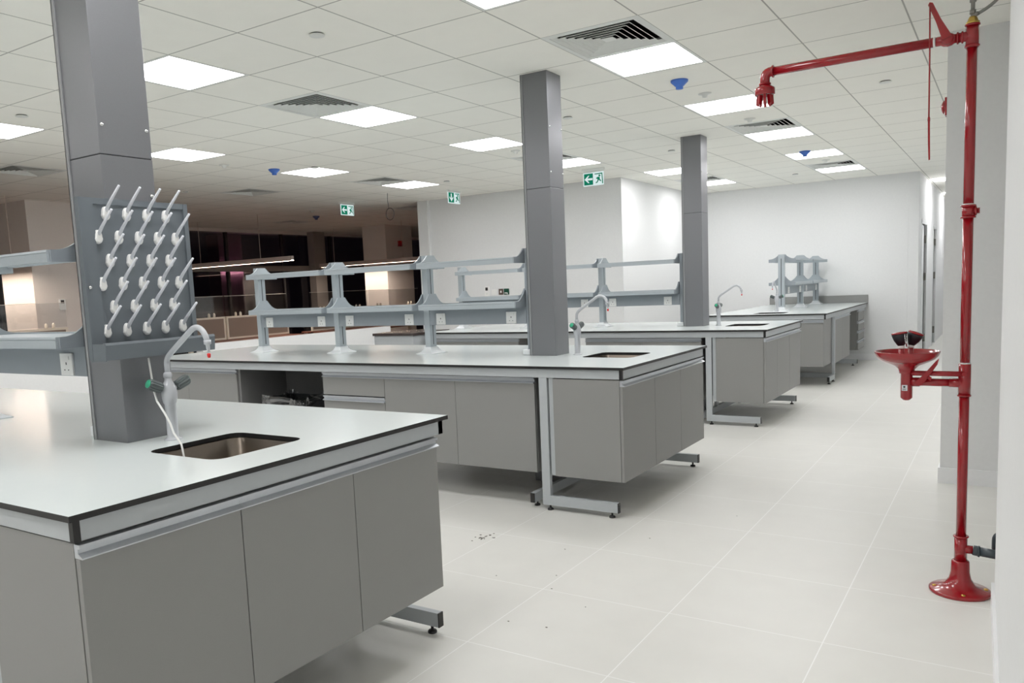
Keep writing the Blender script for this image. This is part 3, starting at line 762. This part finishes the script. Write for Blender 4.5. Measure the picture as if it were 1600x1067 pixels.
# ------------------------------------------------------------------ emergency shower and eye wash
t = thing('emergency_shower', 'red emergency shower with eyewash bowl on a floor flange, by the white wall', 'emergency shower', (-.148, 3.88, 0))
def col_ring(b, c_, ax, r, w=.008): b.lathe([(r * .9, -w / 2), (r, -w / 2 + .001), (r * 1.03, 0), (r, w / 2 - .001), (r * .9, w / 2)], c_, ax, 28)
pr = .0195
b = MB(); b.lathe([(.118, 0), (.118, .010), (.112, .014), (.085, .020), (.058, .034), (.042, .060), (.036, .09), (.034, .135), (.030, .140), (.026, .141)], n=44)
base = b.build('floor_flange', 'red', t)
for a in (100, 190, 280, 10):
    b = MB(); a = math.radians(a); b.lathe([(.009, 0), (.009, .005), (.005, .007)], (.096 * math.cos(a), .096 * math.sin(a), .015), (0, 0, 1), 6); b.build('bolt', 'brass', base)
b = MB(); b.cyl((0, 0, .14), (0, 0, .245), .0245); col_ring(b, (0, 0, .245), (0, 0, 1), .029); b.cyl((0, 0, .19), (.045, 0, .19), .018, m=None); b.build('lower_tee', 'red', t)
b = MB(); b.cyl((0, 0, .24), (0, 0, .86), pr); b.cyl((0, 0, .97), (0, 0, 1.61), pr); b.cyl((0, 0, 1.63), (0, 0, 2.29), pr); b.build('riser_pipe', 'red', t)
b = MB(); b.cyl((0, 0, .85), (0, 0, .985), .0235); b.cyl((0, 0, .905), (-.055, 0, .905), .019); col_ring(b, (0, 0, .852), (0, 0, 1), .0255)
b.cyl((0, -.002, .945), (0, -.034, .945), .009); b.build('eyewash_tee', 'red', t)
b = MB(); b.lathe([(.0215, 0), (.0215, .006)], (0, 0, .985)); b.lathe([(.0215, 0), (.0215, .005)], (0, 0, 1.637)); b.build('thread_seal', 'plast', t)
b = MB(); b.cyl((0, 0, 1.585), (0, 0, 1.637), .0235); col_ring(b, (0, 0, 1.588), (0, 0, 1), .028); col_ring(b, (0, 0, 1.634), (0, 0, 1), .028)
b.cyl((0, 0, 1.612), (.030, 0, 1.612), .015); b.cyl((.030, 0, 1.612), (.040, 0, 1.612), .012, n=6); col_ring(b, (.026, 0, 1.612), (1, 0, 0), .019); b.build('plugged_tee', 'red', t)
# top tee, arm, head
b = MB(); b.cyl((0, 0, 2.255), (0, 0, 2.345), .0235); col_ring(b, (0, 0, 2.262), (0, 0, 1), .027); col_ring(b, (0, 0, 2.343), (0, 0, 1), .027)
b.cyl((0, 0, 2.302), (-.05, 0, 2.302), .0195); col_ring(b, (-.034, 0, 2.302), (1, 0, 0), .0235); col_ring(b, (-.05, 0, 2.302), (1, 0, 0), .0235); b.build('top_tee', 'red', t)
b = MB(); b.lathe([(.0175, 0), (.0185, .012), (.024, .02), (.027, .035), (.024, .05), (.019, .058), (.019, .075), (.016, .078)], (-.05, 0, 2.302), (-1, 0, 0), 24)
b.lathe([(.022, -.012), (.022, .018), (.015, .022), (.0, .023)], (-.085, -.012, 2.302), (0, -1, 0), 20); vv = b.build('valve', 'red', t)
b = MB(); T = Matrix.Translation((-.085, -.03, 2.302)) @ Matrix.Rotation(math.radians(24), 4, 'Y')
b.prism([(-.018, 0), (.018, 0), (.010, .08), (.009, .155), (0, .163), (-.009, .155), (-.010, .08)], 'y', -.004, .004, None, Matrix.Translation((-.085, -.036, 2.302)) @ Matrix.Rotation(math.radians(-23), 4, 'Y'))
b.build('valve_lever', 'red', vv)
lx = -.085 - .158 * math.sin(math.radians(23)); lz = 2.302 + .158 * math.cos(math.radians(23))
b = MB(); b.tube([(lx, -.044, lz - .004), (lx + .002, -.046, lz - .2), (lx + .003, -.046, 1.99)], .0032, 8)
b.prism([(lx - .001, 2.0), (lx + .007, 2.0), (lx + .010, 1.83), (lx + .004, 1.828), (lx + .001, 1.9)], 'y', -.048, -.044); b.lathe([(.005, 0), (.005, .012)], (lx + .003, -.046, 1.985)); b.build('pull_rod', 'red', t)
b = MB(); b.lathe([(.0205, 0), (.0205, .008)], (-.128, 0, 2.302), (-1, 0, 0), 24); b.build('seal_ring', 'plast', t)
b = MB(); b.cyl((-.135, 0, 2.302), (-.775, 0, 2.302), pr); b.build('shower_arm', 'red', t)
b = MB(); b.tube([(-.765, 0, 2.302)] + bez((-.775, 0, 2.302), (-.795, 0, 2.302), (-.804, 0, 2.293), (-.804, 0, 2.27), 6) + [(-.804, 0, 2.25)], .0215, 18)
col_ring(b, (-.768, 0, 2.302), (1, 0, 0), .0265); col_ring(b, (-.804, 0, 2.252), (0, 0, 1), .0265); b.build('elbow', 'red', t)
b = MB(); b.lathe([(.012, .03), (.020, .03), (.030, .020), (.042, .012), (.044, .008), (.044, -.018), (.041, -.020), (.012, -.010), (0, -.01)], (-.804, 0, 2.222), (0, 0, 1), 32); hd = b.build('shower_head', 'red', t)
for k in range(8):
    a = 2 * PI * k / 8 + .2; b = MB()
    b.prism([(.018, -.005), (.036, -.006), (.039, -.045), (.030, -.052), (.024, -.045)], 'y', -.006, .006, None, Matrix.Translation((-.804, 0, 2.208)) @ Matrix.Rotation(a, 4, 'Z')); b.build('spray_finger', 'red', hd)
# eyewash
cx_ = -.215
b = MB(); b.cyl((-.05, 0, .905), (cx_ + .02, 0, .905), .0165); b.cyl((-.0, -.02, .945), (cx_ + .02, -.02, .945), .011); b.cyl((cx_ + .05, 0, .905), (cx_ + .018, 0, .905), .020); b.build('eyewash_arm', 'red', t)
b = MB(); b.lathe([(.013, -.075), (.018, -.07), (.0235, -.064), (.0235, .055), (.026, .057), (.026, .068), (.02, .07)], (cx_, 0, .90), (0, 0, 1), 28); st = b.build('eyewash_stem', 'red', t)
b = MB(); b.box(cx_ - .016, cx_ + .006, -.0262, -.0238, .868, .893, bev=.0005); sk = b.build('label_sticker', 'sticker', st, 'small white sticker with round mark')
b = MB(); b.lathe([(.0045, 0), (.0045, .0006)], (cx_ - .006, -.0262, .885), (0, -1, 0), 16); b.box(cx_ - .012, cx_ + .001, -.0267, -.0262, .8755, .877); b.box(cx_ - .012, cx_ + .001, -.0267, -.0262, .872, .8735); b.build('sticker_mark', 'slot', sk)
b = MB(); b.lathe([(.022, 0), (.030, .0), (.031, .012), (.034, .020), (.048, .034), (.085, .050), (.108, .062), (.120, .076), (.127, .092), (.128, .096), (.124, .096), (.117, .080), (.104, .067), (.07, .052), (.025, .034), (0, .032)], (cx_, 0, .942), (0, 0, 1), 56); b.build('bowl', 'red', t)
for k, (dx, dy, tilt) in enumerate(((-.020, -.018, -.15), (.012, .028, .35))):
    b = MB(); b.cyl((cx_ + dx, dy, .97), (cx_ + dx, dy, 1.055), .0105); b.cyl((cx_ + dx, dy, 1.05), (cx_ + dx, dy, 1.063), .0125, m='plast'); ns = b.build('spray_stem', 'red', t)
    ax = Vector((math.sin(tilt), 0, math.cos(tilt)))
    b = MB(); b.lathe([(.010, 0), (.016, .008), (.026, .028), (.031, .048), (.031, .054), (0, .054)], (cx_ + dx, dy, 1.06), ax, 26); hd = b.build('spray_cup', 'blackp', ns)
    b = MB(); b.lathe([(.032, 0), (.033, .003), (.030, .007), (0, .009)], Vector((cx_ + dx, dy, 1.06)) + ax * .054, ax, 26); b.build('dust_lid', 'red', ns)
b = MB(); b.tube([(cx_ - .005, -.048, 1.115), (cx_ - .002, -.05, 1.08), (cx_ + .003, -.045, 1.06)], .0015, 6); b.tube([(cx_ + .003, -.046, 1.115), (cx_ + .004, -.05, 1.08), (cx_ + .003, -.045, 1.06)], .0015, 6); b.build('lid_wire', 'chrome', t)
b = MB(); b.prism([(cx_ + .032, .905), (cx_ + .055, .893), (cx_ + .075, .915), (cx_ + .118, .985), (cx_ + .124, 1.012), (cx_ + .112, 1.0), (cx_ + .07, .945)], 'y', -.045, -.036)
b.prism([(cx_ + .078, .93), (cx_ + .088, .936), (cx_ + .098, .93), (cx_ + .094, .915)], 'y', -.045, -.036); b.build('push_paddle', 'red', t)
# feed pipe, hose, drain : plumbing fixed to the shower
b = MB(); b.lathe([(.025, 0), (.026, .008), (.020, .012), (.017, .022), (.012, .03)], (0, 0, 2.345), (0, 0, 1), 6); b.build('brass_fitting', 'brass', t)
b = MB(); b.cyl((0, 0, 2.37), (0, 0, H), .0075); b.cyl((0, 0, 2.385), (0, 0, 2.40), .012, n=6); b.cyl((0, 0, 2.43), (0, 0, 2.46), .012, n=8); b.cyl((0, 0, 2.375), (.02, 0, 2.385), .008); fp = b.build('feed_pipe', 'pipe', t)
b = MB(); b.box(.008, .028, -.008, .004, 2.435, 2.462); b.build('stop_valve', 'slot', fp)
b = MB(); b.tube(bez((.018, 0, 2.383), (.06, 0, 2.40), (.11, .0, 2.43), (.125, .02, 2.52), 12) + [(.13, .03, 2.65), (.13, .03, H)], .0065, 12); b.build('flexible_hose', 'hose', t)
b = MB(); b.cyl((.045, 0, .19), (.068, 0, .187), .0215); b.cyl((.068, 0, .187), (.17, 0, .178), .0195); col_ring(b, (.066, 0, .187), (1, 0, 0), .0235)
b.tube([(.128, .07, .185), (.128, .07, .21)] + bez((.128, .07, .22), (.128, .07, .245), (.14, .07, .25), (.17, .07, .25), 6), .018, 16); b.cyl((.17, 0, .178), (.17, .07, .185), .0195); b.build('drain_pipe', 'drain', t)

# fire sounder on the right wall edge
t = thing('fire_bell', 'small red fire sounder on the edge of the right wall, behind the shower', 'fire sounder', (-.3485, 6.05, 2.40))
b = MB(); b.box(-.022, 0, -.05, .05, -.055, .055, bev=.004); b.build('back_box', 'red', t)
b = MB(); b.lathe([(.042, 0), (.042, .008), (.030, .016), (.012, .024), (0, .026)], (-.022, 0, 0), (-1, 0, 0), 24); b.build('horn', 'red', t)

# ------------------------------------------------------------------ wall plates
t = thing('thermostat', 'white thermostat with dark display on the wall behind the racks', 'thermostat', (-6.76, 10.49, 1.33))
b = MB(); b.box(-.042, .042, -.018, 0, -.075, .075, bev=.003); b.build('case', 'plast', t)
b = MB(); b.box(-.024, .020, -.0195, -.018, .015, .062); b.build('display', 'lcd', t)
b = MB(); b.lathe([(.012, 0), (.012, .002)], (0, -.018, -.035), (0, -1, 0), 16); b.build('button', 'vent', t)
o = MB().box(-.043, .043, -.008, 0, -.043, .043, bev=.002).build('blank_plate', 'plast'); o.location = (-6.635, 10.49, 1.315); tag(o, 'white blank wall plate between thermostat and bronze switch', 'wall plate')
t = thing('wall_switch', 'bronze plate with white switch, right of the thermostat', 'switch', (-6.51, 10.49, 1.318))
b = MB(); b.box(-.04, .04, -.008, 0, -.045, .045, bev=.002); b.build('plate', 'brownsw', t)
b = MB(); b.box(-.01, .012, -.012, -.008, -.016, .016, bev=.001); b.build('rocker', 'plast', t)
t = thing('call_point', 'dark green wall unit at the right of the bronze switch', 'wall unit', (-6.41, 10.49, 1.318))
b = MB(); b.box(-.044, .044, -.016, 0, -.045, .045, bev=.003); b.build('case', 'dgreen', t)
b = MB(); b.box(-.028, .024, -.0175, -.016, -.028, -.014); b.box(.01, .03, -.0175, -.016, -.04, -.03); b.build('legend', 'plast', t)

# ------------------------------------------------------------------ office beyond
def pillar(x0, x1, y0, y1, label):
    t = thing('pillar', label, 'pillar', ((x0 + x1) / 2, (y0 + y1) / 2, 0))
    b = MB(); w_, d_ = (x1 - x0) / 2, (y1 - y0) / 2; b.box(-w_, w_, -d_, d_, 0, H); b.build('shaft', 'wall_cream', t)
    b = MB(); b.box(-w_ - .01, w_ + .01, -d_ - .01, d_ + .01, 0, .1); b.build('plinth', 'skirt', t)
pillar(-11.72, -11.08, 13.30, 14.20, 'wide cream pillar in the office under the right pendant lamp')
pillar(-11.70, -10.90, 5.74, 6.75, 'wide cream pillar in the office at far left, lit at its lower half')
b = MB(); b.box(XW + .02, XW + .22, 13.25, 13.60, 0, H); o = b.build('pillar', 'beam'); tag(o, 'slim grey pillar against the dark windows', 'pillar')
def pendant(x0, x1, y, z, label, wires):
    t = thing('pendant_lamp', label, 'pendant lamp', ((x0 + x1) / 2, y, z), 0, 'linear pendant lamps')
    L_ = (x1 - x0) / 2
    b = MB(); b.box(-L_, L_, -.03, .03, .014, .08); b.box(-L_, L_, -.03, -.024, 0, .014); b.box(-L_, L_, .024, .03, 0, .014); b.build('lamp_body', 'lampbody', t)
    b = MB(); b.box(-L_ + .01, L_ - .01, -.0235, .0235, .006, .0135); b.build('light_strip', 'lamp', t)
    for w_ in wires:
        b = MB(); b.cyl((w_, 0, .08), (w_, 0, H - z), .004, n=8); b.build('suspension_wire', 'lampbody', t)
pendant(-13.0, -10.05, 9.62, 1.985, 'long linear pendant lamp hanging right of the pegboard', (.70, -.9))
pendant(-12.65, -9.90, 12.92, 1.99, 'long linear pendant lamp in front of the wide pillar', (.95, -.95))
pendant(-13.0, -10.25, 5.38, 1.915, 'pendant lamp at far left, hidden behind the nearest rack shelf', (.95, -.95))
# desks with fabric screens
def desk_row(y0, y1, label, n):
    t = thing('desk', label, 'desk', (-10.6, (y0 + y1) / 2, 0), 0, 'office desks')
    L_ = (y1 - y0) / 2
    b = MB(); b.box(.03, .80, -L_, L_, .715, .74, bev=.002); b.box(-.27, -.03, -L_, L_, .715, .74, bev=.002); b.build('desk_top', 'wood', t)
    for yy in (-L_ + .05, L_ - .1):
        for xx in (-.26, .73):
            b = MB(); b.box(xx, xx + .05, yy, yy + .05, 0, .715); b.build('leg', 'cream', t)
    return t
def screen(y0, y1, label):
    t = thing('desk_screen', label, 'desk screen', (-10.6, (y0 + y1) / 2, .745), 0, 'screens between the office desks')
    L_ = (y1 - y0) / 2
    b = MB(); b.box(-.015, .015, -L_ + .03, L_ - .03, .03, .345); b.build('fabric_panel', 'screen', t)
    b = MB(); b.box(-.02, .02, -L_, L_, .34, .37); b.box(-.02, .02, -L_, L_, 0, .03); b.box(-.02, .02, -L_, -L_ + .03, .03, .34); b.box(-.02, .02, L_ - .03, L_, .03, .34); b.build('frame', 'cream', t)
    b = MB(); b.box(-.004, .004, -L_, L_, .38, .697); g = b.build('glass_panel', 'deskglass', t)
    b = MB(); b.box(-.004, .004, -L_, L_, .697, .703); b.build('glass_edge', 'edgeglass', g)
    for yy in (-L_ * .62, L_ * .62):
        for s in (-1, 1):
            b = MB(); b.lathe([(.019, 0), (.021, .02), (.019, .05), (.008, .066)], (.0, yy + s * .05, .37), (0, 0, 1), 12); b.build('clamp', 'cream', t)
desk_row(3.2, 5.97, 'office desk at far left, below the lit pillar', 0)
desk_row(7.25, 9.93, 'office desk with reddish top beyond the low wall, right of the pegboard', 0)
desk_row(10.5, 13.7, 'office desk deeper in the office, below the wide pillar', 0)
screen(4.75, 5.97, 'brown desk screen with glass top, in front of the lit left pillar')
screen(3.5, 4.72, 'brown desk screen with glass top, at the left edge of the view')
screen(7.28, 8.57, 'lighter brown desk screen just right of the pegboard tray')
screen(8.60, 9.93, 'darker brown desk screen with free end behind the first rack')
screen(10.5, 12.08, 'desk screen glass behind the second gap of the rack')
screen(12.1, 13.70, 'desk screen in front of the wide pillar, farthest')
t = thing('thermostat', 'white thermostat with dark display on the left office pillar', 'thermostat', (-10.90, 6.10, 1.42), R90)
b = MB(); b.box(-.045, .045, -.018, 0, -.075, .075, bev=.003); b.build('case', 'plast', t)
b = MB(); b.box(-.024, .024, -.0195, -.018, .015, .062); b.build('display', 'lcd', t)
t = thing('fire_bell', 'dark red fire sounder high on the wide office pillar', 'fire sounder', (-11.08, 13.76, 2.42))
b = MB(); b.box(0, .05, -.06, .06, -.06, .06, bev=.006); b.build('back_box', 'red', t)
b = MB(); b.lathe([(.05, 0), (.05, .008), (.03, .02), (0, .026)], (.05, 0, 0), (1, 0, 0), 24); b.build('horn', 'red', t)
# terrace pillars outside the glazing, lit by pink strips
for k, (y0, y1, lab, x0) in enumerate(((11.72, 12.36, 'pale pillar outside the windows lit pink, right of the pegboard', -14.9), (19.0, 19.8, 'pale pillar outside the windows lit pink, beside the white wall end', -14.2))):
    t = thing('terrace_pillar', lab, 'pillar', (x0, (y0 + y1) / 2, 0))
    L_ = (y1 - y0) / 2
    b = MB(); b.box(0, .4, -L_, L_, 0, H); b.build('shaft', 'pinkp', t)
    b = MB(); b.box(.43, .47, -L_, L_, 2.0, 2.03); b.build('light_strip', 'pinklamp', t)
# dust smudge and crumbs on the floor
b = MB()
for k in range(16):
    x = -2.43 + random.gauss(0, .03); y = 3.62 + random.gauss(0, .035); r = random.uniform(.003, .009)
    b.prism([(x + r * math.cos(a) * random.uniform(.6, 1.3), y + r * math.sin(a) * random.uniform(.6, 1.3)) for a in [j * PI / 3 for j in range(6)]], 'z', .0004, .0016)
o = b.build('paper_scraps', 'grime'); tag(o, 'scatter of tiny grey scraps on the floor between the first two benches', 'scraps'); o['kind'] = 'stuff'
b = MB()
for x, y in ((-2.05, 3.15), (-1.93, 3.64), (-1.79, 3.28), (-1.73, 3.12), (-1.72, 2.72), (-1.55, 2.74), (-1.5, 3.0), (-2.4, 2.2), (-1.2, 2.2), (-1.6, 4.0), (-1.3, 4.6)):
    r = random.uniform(.003, .006)
    b.prism([(x + r * math.cos(a), y + r * .7 * math.sin(a)) for a in [j * PI / 3 for j in range(6)]], 'z', .0004, .0014)
o = b.build('floor_crumbs', 'grime'); tag(o, 'few dark crumbs scattered over the pale floor tiles', 'crumbs'); o['kind'] = 'stuff'

# ------------------------------------------------------------------ world, camera, view
wd = bpy.data.worlds.new('night'); S.world = wd; wd.use_nodes = True
wd.node_tree.nodes['Background'].inputs[0].default_value = (.012, .010, .016, 1)
wd.node_tree.nodes['Background'].inputs[1].default_value = .35
cam = bpy.data.cameras.new('camera'); co = bpy.data.objects.new('camera', cam); COL.objects.link(co)
F, A, Bp, Cr = 1251.5478, -.58414077, -.11184776, -.04503370
PX, PY = 752.919, 590.3987
cam.sensor_width = 36; cam.sensor_fit = 'HORIZONTAL'; cam.lens = F * 36 / 1600
cam.shift_x = (800 - PX) / 1600; cam.shift_y = (PY - 533.5) / 1600
cam.clip_start = .02; cam.clip_end = 100
fwd = Vector((math.sin(A) * math.cos(Bp), math.cos(A) * math.cos(Bp), math.sin(Bp)))
right = Vector((math.cos(A), -math.sin(A), 0)); up = right.cross(fwd)
r = right * math.cos(Cr) + up * math.sin(Cr); u = -right * math.sin(Cr) + up * math.cos(Cr)
mw = Matrix((( r.x, u.x, -fwd.x, 0), (r.y, u.y, -fwd.y, 0), (r.z, u.z, -fwd.z, 1.3904934), (0, 0, 0, 1)))
co.matrix_world = mw
S.camera = co
vs_ = S.view_settings
vs_.view_transform = 'Standard'; vs_.look = 'None'; vs_.gamma = 1; vs_.exposure = 0; vs_.use_curve_mapping = False
S.cycles.max_bounces = 10; S.cycles.diffuse_bounces = 6; S.cycles.glossy_bounces = 5; S.cycles.transparent_max_bounces = 16
